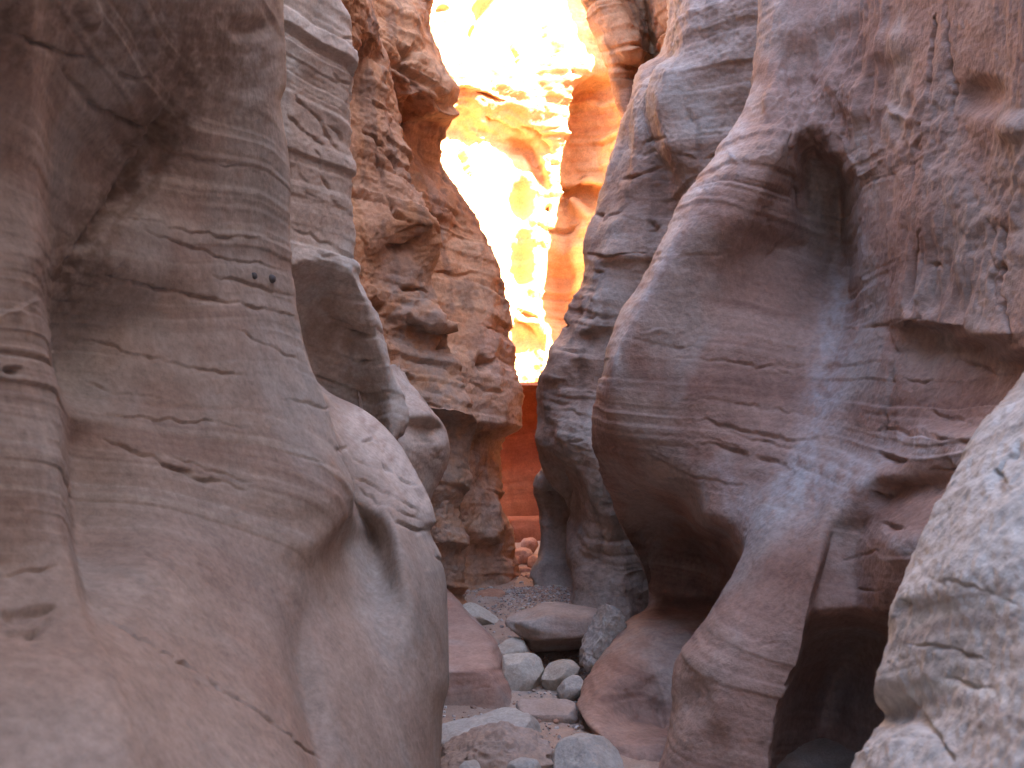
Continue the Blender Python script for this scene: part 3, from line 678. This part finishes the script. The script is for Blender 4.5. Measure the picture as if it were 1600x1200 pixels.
rock('sunlit_wall', F, (0, 660), M_ROUGH, far, top=(13.0, 0.02, 0.10), bed=(0.0, 0.0, 1), pal=P_FAR, seed=47, ledge=0.022, rough=0.022, big=0.09, strokes=F_strokes, dents=F_dents, thick=(0.06, 0.4), step=2.0)

def sweep(name, plan, z0, z1, lean, pal, parent, seed, amp=0.25, tops=0.5, nu=160, nv=90):
    """rock wall that follows a line on the ground, for the canyon outside the picture"""
    plan = np.array(plan, float)
    L = np.concatenate([[0], np.cumsum(np.linalg.norm(np.diff(plan, axis=0), axis=1))])
    q = pchip(L, plan, np.linspace(0, L[-1], nu))
    v = np.linspace(0, 1, nv)[:, None]
    H = z1 + tops * pnoise(np.stack([q[:, 0] * 0.8, q[:, 1] * 0.8, np.full(nu, seed * 1.7)], -1))
    z = z0 + (H - z0)[None] * v
    P = np.stack([q[None, :, 0] + lean[0] * z, q[None, :, 1] + lean[1] * z, z], -1)
    N = grid_normals(P)
    X = P.reshape(-1, 3)
    d = amp * fbm(X * np.array([0.7, 0.7, 0.9]) + seed, 4)
    X = X + N.reshape(-1, 3) * d[:, None]
    return new_mesh(name, X, grid_faces(nv, nu), M_ROUGH, parent, col=rock_colour(X, X[:, 2], 0 * d, pal, seed))

sweep('rear_wall', [(-1.32, 2.8), (-1.10, 1.4), (-0.93, 0.6), (-1.05, -0.2), (-1.7, -1.6), (-2.5, -4), (-1.8, -7)], -0.3, 5.5, (-0.03, 0), P_L0, left, 3, 0.07)
sweep('rear_wall', [(2.75, 2.7), (3.1, 1.3), (3.2, 0.2), (3.3, -2), (3.2, -5), (1.6, -8), (-1.9, -8.4)], -0.3, 11, (0.06, -0.02), P_R2, right, 5, 0.18)
sweep('side_wall', [(3.0, 9.0), (3.2, 10.5), (3.3, 12), (3.1, 14.0), (2.7, 15.6)], -0.3, 2.3, (0.05, 0), P_FAR, far, 9, 0.25, tops=0.4)

def bounce_slope():
    """added unseen rock slope beyond the bend, sunlit to bounce orange onto the left fins"""
    xs = np.linspace(0.75, 3.6, 110); ys = np.linspace(9.35, 13.2, 130)
    X, Y = np.meshgrid(xs, ys)
    Z = -0.1 + 0.95 * smoothstep(0.95, 1.45, X + 0.15 * np.sin(Y * 2.1)) + 0.32 * np.maximum(X - 1.3, 0)
    P = np.stack([X, Y, Z], -1).reshape(-1, 3)
    P[:, 2] += 0.12 * fbm(P * 0.9 + 5, 4)
    P[:, 0] += 0.12 * fbm(P * 1.1 + 15, 3)
    new_mesh('bounce_slope', P, grid_faces(len(ys), len(xs)), M_ROUGH, far, col=rock_colour(P, P[:, 2], 0 * P[:, 0], P_FAR, 57))
bounce_slope()  # unseen sunlit slope, put in for its orange bounce

def sun_cap(name, parent, prof, ys, pal, seed):
    """added sheets behind the hollow walls, top and outer side, that block sun leaks"""
    Y = np.linspace(ys[0], ys[1], 60)
    prof = np.array(prof, float)
    L = np.concatenate([[0], np.cumsum(np.linalg.norm(np.diff(prof, axis=0), axis=1))])
    t = np.linspace(0, L[-1], 50)
    x = np.interp(t, L, prof[:, 0]); z = np.interp(t, L, prof[:, 1])
    P = np.stack([np.repeat(x[None], 60, 0), np.repeat(Y[:, None], 50, 1), np.repeat(z[None], 60, 0)], -1)
    if prof[0, 0] > 0:
        P[..., 0] += (0.85 * smoothstep(2.2, 0.9, Y))[:, None] * smoothstep(4.4, 3.0, x)[None]
    X = P.reshape(-1, 3)
    X[:, 2] += 0.10 * fbm(X * 0.6 + seed, 3)
    new_mesh(name, X, grid_faces(60, 50), M_ROUGH, parent, col=rock_colour(X, X[:, 2], 0 * X[:, 0], pal, seed))
sun_cap('sun_block', right, [(3.05, 11.2), (5.2, 11.2), (5.2, -0.3)], (-8, 8.6), P_R2, 63)  # unseen cover added to keep sun out of the hollow wall
sun_cap('sun_block', left, [(-1.5, 5.05), (-6.0, 5.3), (-6.2, -0.3)], (-8, 9.2), P_L0, 64)

# --- floor
def floor():
    xs = np.concatenate([np.arange(-5, -1.2, 0.15), np.arange(-1.2, 1.6, 0.014), np.arange(1.6, 5, 0.15)])
    ys = np.concatenate([np.arange(-9, 3.4, 0.15), np.arange(3.4, 9.5, 0.022), np.arange(9.5, 20, 0.15)])
    X, Y = np.meshgrid(xs, ys)
    P = np.stack([X, Y, 0 * X], -1).reshape(-1, 3)
    z = 0.035 * fbm(P * 1.4 + 3, 3) + 0.010 * fbm(P * 7 + 9, 3) + 0.004 * pnoise(P * 40)
    mound = lambda cx, cy, rx, ry, h: h * np.exp(-((P[:, 0] - cx) / rx) ** 2 - ((P[:, 1] - cy) / ry) ** 2)
    z += mound(0.30, 7.5, 0.35, 0.4, 0.10) + mound(-0.25, 7.4, 0.25, 0.35, 0.06) + mound(0.05, 6.6, 0.6, 0.25, 0.03)
    z -= mound(0.30, 5.9, 0.22, 0.22, 0.10) + mound(0.80, 5.0, 0.30, 0.35, 0.22)
    P[:, 2] = z
    o = new_mesh('canyon_floor', P, grid_faces(len(ys), len(xs)), M_SANDY, col=rock_colour(P, P[:, 2], 0 * z, P_SAND, 51))
    return tag(o, 'reddish sand and gravel floor of the slot canyon', 'ground', kind='structure')
floor()

# --- low bedrock step at the foot of the left wall
BEN = [
    ('915:560 1130:560', '915:6.9 1044:5.10 1052:5.06 1130:5.02', 4),
    ('915:640 1130:640', '915:6.9 940:6.45 1000:5.62 1030:5.24 1044:5.08 1050:5.045 1056:5.04 1130:5.0'),
    ('915:690 965:722 1000:750 1015:757 1044:757 1060:760 1130:775', '915:6.9 940:6.48 1000:5.66 1030:5.28 1044:5.10 1050:5.06 1056:5.05 1130:5.0'),
    ('915:696 965:733 1000:763 1015:770 1044:770 1060:774 1080:779 1130:790', '915:6.95 940:6.55 1000:5.72 1030:5.34 1044:5.16 1056:5.08 1130:5.0'),
    ('915:700 965:742 1000:774 1020:784 1060:795 1100:803 1130:806', '915:8.1 965:7.0 1000:6.4 1020:6.1 1060:5.6 1100:5.2 1130:5.05', 1),
    ('915:715 1130:806', '915:8.6 1000:6.8 1130:5.4', 3),
]
P_BEN = dict(P_L0, cols=((0.33, 0.20, 0.155), (0.40, 0.275, 0.22), (0.44, 0.325, 0.275)))
rock('ledge', BEN, (915, 1130), M_SMOOTH, left, pal=P_BEN, bed=(0, 0.1, 1), seed=61, ledge=0.003, rough=0.003, big=0.008,
     strokes=[([(700, 1065), (740, 1075), (775, 1068)], 3, 0.008)])

# --- two dark iron nodules in the left buttress
def wall_point(ob, px, py):
    n = len(ob.data.vertices)
    co = np.empty(n * 3, np.float32); ob.data.vertices.foreach_get('co', co); co = co.reshape(-1, 3)
    y = np.maximum(co[:, 1], 0.1)
    qx = co[:, 0] / y * FOC + 800; qy = 600 - (co[:, 2] - EYE) / y * FOC
    e = np.hypot(qx - px, qy - py) + 40 * np.maximum(y - y[np.hypot(qx - px, qy - py) < 6].min(), 0)
    return co[np.argmin(e)]
but = [o for o in left.children if o.name == 'buttress'][0]

import bmesh
def ico(sub):
    bm = bmesh.new(); bmesh.ops.create_icosphere(bm, subdivisions=sub, radius=1)
    v = np.array([q.co[:] for q in bm.verts]); f = np.array([[q.index for q in t.verts] for t in bm.faces]); bm.free()
    return v / np.linalg.norm(v, axis=1)[:, None], f
ICO = {k: ico(k) for k in (1, 2, 3, 4, 5, 6)}

def boulder_shape(sub, size, seed, e=0.75, cuts=(), lump=0.10, rough=0.02, pits=0.0, ncut=5, cutd=0.82):
    """water-worn block: rounded box, planed by a few cuts, lumpy and grained. size in metres."""
    r = np.random.default_rng(seed)
    v, f = ICO[sub]
    p = np.sign(v) * np.abs(v) ** e
    p = p / np.abs(p).max(0)
    pl = [(np.array(c[0], float) / np.linalg.norm(c[0]), c[1]) for c in cuts]
    for k in range(ncut):
        n = r.normal(size=3); n /= np.linalg.norm(n)
        pl.append((n, r.uniform(cutd, cutd + 0.2)))
    for n, d in pl:
        over = p @ n - d
        over = np.where(over > -0.06, np.maximum(over, 0) + np.clip(over + 0.06, 0, 0.06) ** 2 * 4, 0)
        p = p - n * np.maximum(over, 0)[:, None] * 0.96
    p = p * (1 + lump * fbm(p * 1.3 + seed, 2))[:, None]
    P = p * np.array(size) / 2
    nn = P / (np.linalg.norm(P, axis=1)[:, None] + 1e-9)
    sc = float(np.max(size))
    d = rough * sc * 0.5 * fbm(P / sc * 9 + seed, 4, gain=0.6)
    if pits:
        d -= pits * sc * smoothstep(0.25, 0.7, pnoise(P / sc * 8 + seed + 5))
    P = P + nn * d[:, None]
    return P, f

def stone_mesh(name, P, f, pal, seed):
    hard = fbm(P * 14 + seed, 2)
    C = rock_colour(P + seed, P[:, 2] + seed * 0.37, hard, pal, seed)
    return new_mesh(name, P, f, M_STONE, col=C)

GREY = dict(cols=((0.33, 0.275, 0.22), (0.42, 0.37, 0.305), (0.48, 0.435, 0.365)), grey=(0.44, 0.41, 0.355), grey_amt=0.5, lam=0.6)
BLUE = dict(cols=((0.29, 0.25, 0.21), (0.36, 0.325, 0.28), (0.42, 0.385, 0.34)), grey=(0.39, 0.37, 0.335), grey_amt=0.6, lam=0.5)
PINK = dict(cols=((0.26, 0.175, 0.13), (0.33, 0.235, 0.18), (0.38, 0.29, 0.235)), grey=(0.36, 0.31, 0.28), grey_amt=0.4, lam=0.3)
RUST = dict(cols=((0.32, 0.16, 0.10), (0.42, 0.23, 0.155), (0.46, 0.28, 0.20)), grey_amt=0.2, lam=0.5)

def boulder(name, label, box, d, depth, pal, seed, rot=(0, 0, 0), cat='boulder', sub=5, group=None, **kw):
    """box = left, top, right, bottom in the photograph at distance d"""
    x0, y0, x1, y1 = box
    c = at(np.array((x0 + x1) / 2), np.array((y0 + y1) / 2), d)
    w, h = (x1 - x0) / FOC * d, (y1 - y0) / FOC * d
    P, f = boulder_shape(sub, (w, depth, h), seed, **kw)
    o = stone_mesh(name, P, f, pal, seed)
    o.location = c
    o.rotation_euler = tuple(math.radians(a) for a in rot)
    return tag(o, label, cat, group)

boulder('boulder', 'big flat-topped boulder overhanging a dark hollow in the middle of the floor', (794, 942, 962, 1022), 6.15, 0.62, dict(P_L0, lam=0.4), 2, rot=(-6, 4, 4), sub=6,
        e=0.9, cuts=[((0.1, -0.62, -0.78), 0.70), ((-0.8, 0, -0.5), 0.85), ((-0.6, -0.1, 0.8), 0.80), ((0.05, -0.25, 1), 0.84)], ncut=1, lump=0.12, rough=0.012)
boulder('boulder', 'rough grey upright stone propping the overhanging boulder on its right', (914, 949, 974, 1062), 5.68, 0.24, dict(GREY, cols=((0.24, 0.195, 0.165), (0.33, 0.285, 0.25), (0.42, 0.375, 0.335)), contrast=1.6), 3, rot=(0, 14, 10), sub=6,
        e=0.72, cuts=[((-0.9, -0.3, 0.5), 0.72), ((0.8, -0.3, -0.5), 0.72), ((0, -1, 0.1), 0.75)], ncut=4, lump=0.12, rough=0.06, pits=0.02)
boulder('boulder', 'squared pale grey stone below the left end of the overhanging boulder', (778, 1022, 850, 1094), 5.42, 0.24, GREY, 4, rot=(0, 8, 18), e=0.58, ncut=6, cutd=0.78, cuts=[((0.2, -0.6, 0.75), 0.72), ((0.7, -0.5, -0.2), 0.8)], lump=0.06, rough=0.015)
boulder('boulder', 'blunt grey stone in the middle of three under the overhanging boulder', (846, 1033, 908, 1090), 5.38, 0.22, dict(GREY, grey_amt=0.7), 5, rot=(0, -14, -20), e=0.65, ncut=8, cutd=0.74, cuts=[((-0.3, -0.5, 0.8), 0.7)], lump=0.08, rough=0.02)
boulder('boulder', 'small pale stone leaning in front of the blunt grey stone', (870, 1058, 914, 1094), 5.22, 0.13, dict(BLUE, grey_amt=0.8), 6, rot=(0, -20, 10), e=0.65, ncut=8, cutd=0.72, lump=0.1, rough=0.03, sub=4)
boulder('boulder', 'tilted smooth grey slab lying on sand behind the left ledge', (714, 948, 780, 988), 6.75, 0.26, GREY, 7, rot=(-8, 28, -10), e=0.7, lump=0.07, rough=0.02, cuts=[((0, -0.2, 1), 0.7), ((0.3, -0.8, -0.4), 0.7)])
boulder('boulder', 'low reddish rock half buried in the far sand', (742, 922, 796, 952), 7.5, 0.30, RUST, 8, e=0.8, lump=0.1, rough=0.02)
boulder('boulder', 'thin flat reddish slab bedded in gravel beside the right foot', (808, 1098, 904, 1128), 4.98, 0.22, PINK, 9, rot=(4, 3, 6), e=0.55, cuts=[((0, -0.1, 1), 0.7)], lump=0.04, rough=0.02)
boulder('boulder', 'long smooth blue-grey boulder behind the pitted pink one', (676, 1112, 870, 1215), 4.62, 0.34, BLUE, 10, rot=(4, 3, -6), sub=6, e=0.75, cuts=[((-0.55, 0, 0.85), 0.66), ((0.9, 0, 0.35), 0.80), ((-0.15, -0.1, 1), 0.80)], ncut=2, lump=0.12, rough=0.012)
boulder('boulder', 'pitted pinkish-brown boulder at the bottom edge', (684, 1130, 866, 1270), 4.22, 0.42, PINK, 12, rot=(0, 2, 4), sub=6, e=0.78, cuts=[((-0.55, -0.1, 0.8), 0.72), ((0.5, -0.2, 0.8), 0.78), ((0, -0.75, 0.6), 0.80)], ncut=3, lump=0.10, rough=0.05, pits=0.035)
boulder('boulder', 'pale blue-grey boulder at the bottom right of the floor', (864, 1155, 974, 1265), 4.15, 0.32, BLUE, 14, rot=(0, 4, 8), sub=6, e=0.68, cuts=[((0.5, -0.3, 0.8), 0.8), ((-0.6, -0.4, 0.6), 0.82)], ncut=3, lump=0.05, rough=0.02)
boulder('boulder', 'small whitish stone in front of the pitted pink boulder', (792, 1184, 846, 1230), 3.92, 0.12, BLUE, 15, rot=(0, -15, 0), e=0.75, lump=0.1, rough=0.03, sub=4)
boulder('boulder', 'small whitish stone at the bottom edge left of the pitted boulder base', (718, 1190, 752, 1222), 3.9, 0.10, BLUE, 18, e=0.75, lump=0.1, rough=0.03, sub=4)
boulder('boulder', 'low blue-grey rock under the left tip of the overhanging boulder', (770, 1000, 826, 1042), 5.95, 0.28, GREY, 16, rot=(0, -10, 10), e=0.75, lump=0.1, rough=0.02)
boulder('boulder', 'round orange-lit stone topmost of the far heap', (814, 840, 841, 866), 9.5, 0.17, RUST, 20, e=0.85, lump=0.1, rough=0.03, sub=4)
boulder('boulder', 'large orange-pink stone at the left of the far heap', (800, 856, 834, 894), 9.15, 0.22, RUST, 21, e=0.8, lump=0.12, rough=0.03, sub=4)
boulder('boulder', 'orange-pink stone at the right of the far heap by the low fin', (824, 868, 850, 894), 9.0, 0.16, RUST, 22, e=0.8, lump=0.1, rough=0.03, sub=4)
boulder('boulder', 'lowest small stone in front of the far heap', (806, 886, 832, 902), 8.7, 0.12, RUST, 23, e=0.8, lump=0.1, rough=0.03, sub=4)

IRON = bpy.data.materials.new('iron_nodule'); IRON.use_nodes = True
_b = IRON.node_tree.nodes['Principled BSDF']; _n = node(IRON.node_tree, 'ShaderNodeTexNoise'); _n.inputs['Scale'].default_value = 90
_r = node(IRON.node_tree, 'ShaderNodeValToRGB'); _r.color_ramp.elements[0].color = (0.045, 0.045, 0.05, 1); _r.color_ramp.elements[1].color = (0.13, 0.125, 0.13, 1)
IRON.node_tree.links.new(_n.outputs['Fac'], _r.inputs[0]); IRON.node_tree.links.new(_r.outputs[0], _b.inputs['Base Color']); _b.inputs['Roughness'].default_value = 0.7
for k, (px, py, rad) in enumerate(((424, 436, 0.0155), (397, 432, 0.0115))):
    P, f = boulder_shape(3, (2 * rad, 2 * rad, 1.9 * rad), 70 + k, e=0.95, ncut=0, lump=0.08, rough=0.03)
    o = new_mesh('nodule', P + wall_point(but, px, py), f, IRON, but)
    o['label'] = 'round dark iron nodule set in the buttress'

# --- pebbles one can pick out, and the gravel between
def floor_z(x, y):
    P = np.array([[x, y, 0.0]])
    z = 0.035 * fbm(P * 1.4 + 3, 3) + 0.010 * fbm(P * 7 + 9, 3)
    return float(z[0]) + FLOOR_MOUND(x, y)
def FLOOR_MOUND(x, y):
    m = lambda cx, cy, rx, ry, h: h * math.exp(-((x - cx) / rx) ** 2 - ((y - cy) / ry) ** 2)
    return m(0.30, 7.5, 0.35, 0.4, 0.10) + m(-0.25, 7.4, 0.25, 0.35, 0.06) + m(0.05, 6.6, 0.6, 0.25, 0.03) - m(0.30, 5.9, 0.22, 0.22, 0.10)
pm = []
for k in range(6):
    P, f = boulder_shape(3, (0.06, 0.048, 0.036), 90 + k, e=0.8, ncut=6, lump=0.15, rough=0.04)
    pb = stone_mesh('pebble', P, f, (GREY, PINK, BLUE, RUST, GREY, PINK)[k], 90 + k)
    pm.append(pb.data); bpy.data.objects.remove(pb)
rnd = random.Random(5)
spots = []
while len(spots) < 56:
    y = rnd.uniform(4.2, 8.6)
    px = rnd.uniform(700, 900)
    if y < 5.1 and not (868 < px < 935): continue
    if 5.1 < y < 6.6 and px < 775: continue
    spots.append(((px - 800) / FOC * y, y))
PEB = {}
for k, (x, y) in enumerate(spots):
    o = bpy.data.objects.new('pebble', pm[k % 6]); COL.objects.link(o)
    s_ = rnd.uniform(0.35, 1.0)
    o.scale = (s_, s_, s_); o.rotation_euler = (rnd.uniform(-0.3, 0.3), rnd.uniform(-0.3, 0.3), rnd.uniform(0, 6.3))
    o.location = (x, y, floor_z(x, y) + 0.008 * s_)
    tone = ('dark grey', 'pinkish', 'blue-grey', 'rust red', 'grey', 'brownish')[k % 6]
    size = 'tiny' if s_ < 0.55 else 'small' if s_ < 0.8 else 'larger'
    where = ('beside the bottom right boulder' if y < 5.1 else 'among the stones under the overhanging boulder' if y < 6.0 else
             'on the sand left of the overhanging boulder' if y < 7 and x < 0 else 'on the grey gravel behind the overhanging boulder' if x > 0.05 else 'on the far reddish sand by the left fins')
    tag(o, f'{size} {tone} pebble {where}', 'pebble', f'pebbles {where}')
    PEB.setdefault(o['label'], []).append(o)

for lab, same in PEB.items():
    same.sort(key=lambda o: o.location.y)
    if len(same) > 1:
        words = {2: ('nearer', 'farther'), 3: ('nearest', 'middle', 'farthest')}.get(len(same), ('nearest', 'second nearest', 'third nearest', 'farthest', 'very farthest'))
        for o, w in zip(same, words):
            o['label'] = f'{w} {lab}'

def gravel():
    v, f = ICO[1]
    r = np.random.default_rng(12)
    V, Fc, C, n = [], [], [], 0
    tones = np.array([(0.40, 0.36, 0.33), (0.34, 0.21, 0.16), (0.28, 0.24, 0.22), (0.48, 0.44, 0.41), (0.38, 0.25, 0.19)])
    cnt = 0
    while cnt < 5200:
        t = r.random()
        if t < 0.4: x, y = r.normal(0.30, 0.2), r.normal(7.4, 0.28)       # grey gravel bank
        elif t < 0.6: x, y = r.normal(0.33, 0.13), r.normal(5.85, 0.18)
        else:
            y = r.uniform(4.0, 8.8); x = (r.uniform(690, 950) - 800) / FOC * y
        s_ = np.exp(r.normal(-5.0, 0.45))
        q = v * (1 + 0.25 * r.normal(size=(len(v), 1))) * np.array([1, r.uniform(.6, 1), r.uniform(.45, .8)]) * s_
        a = r.uniform(0, 6.3); c_, n_ = math.cos(a), math.sin(a)
        q = np.stack([q[:, 0] * c_ - q[:, 1] * n_, q[:, 0] * n_ + q[:, 1] * c_, q[:, 2]], -1)
        V.append(q + np.array([x, y, 0])); Fc.append(f + n); n += len(v)
        C.append(np.repeat(tones[r.integers(5)][None] * r.uniform(0.75, 1.15), len(v), 0))
        cnt += 1
    V = np.concatenate(V)
    cx = V.reshape(-1, len(v), 3).mean(1) * np.array([1, 1, 0])
    z = 0.035 * fbm(cx * 1.4 + 3, 3) + 0.010 * fbm(cx * 7 + 9, 3) + np.array([FLOOR_MOUND(a, b) for a, b in cx[:, :2]])
    V[:, 2] += np.repeat(z, len(v)) + 0.002
    o = new_mesh('gravel', V, np.concatenate(Fc), M_STONE, smooth=False, col=np.concatenate(C))
    tag(o, 'fine grey and red gravel strewn over the canyon floor', 'gravel', kind='stuff')
gravel()
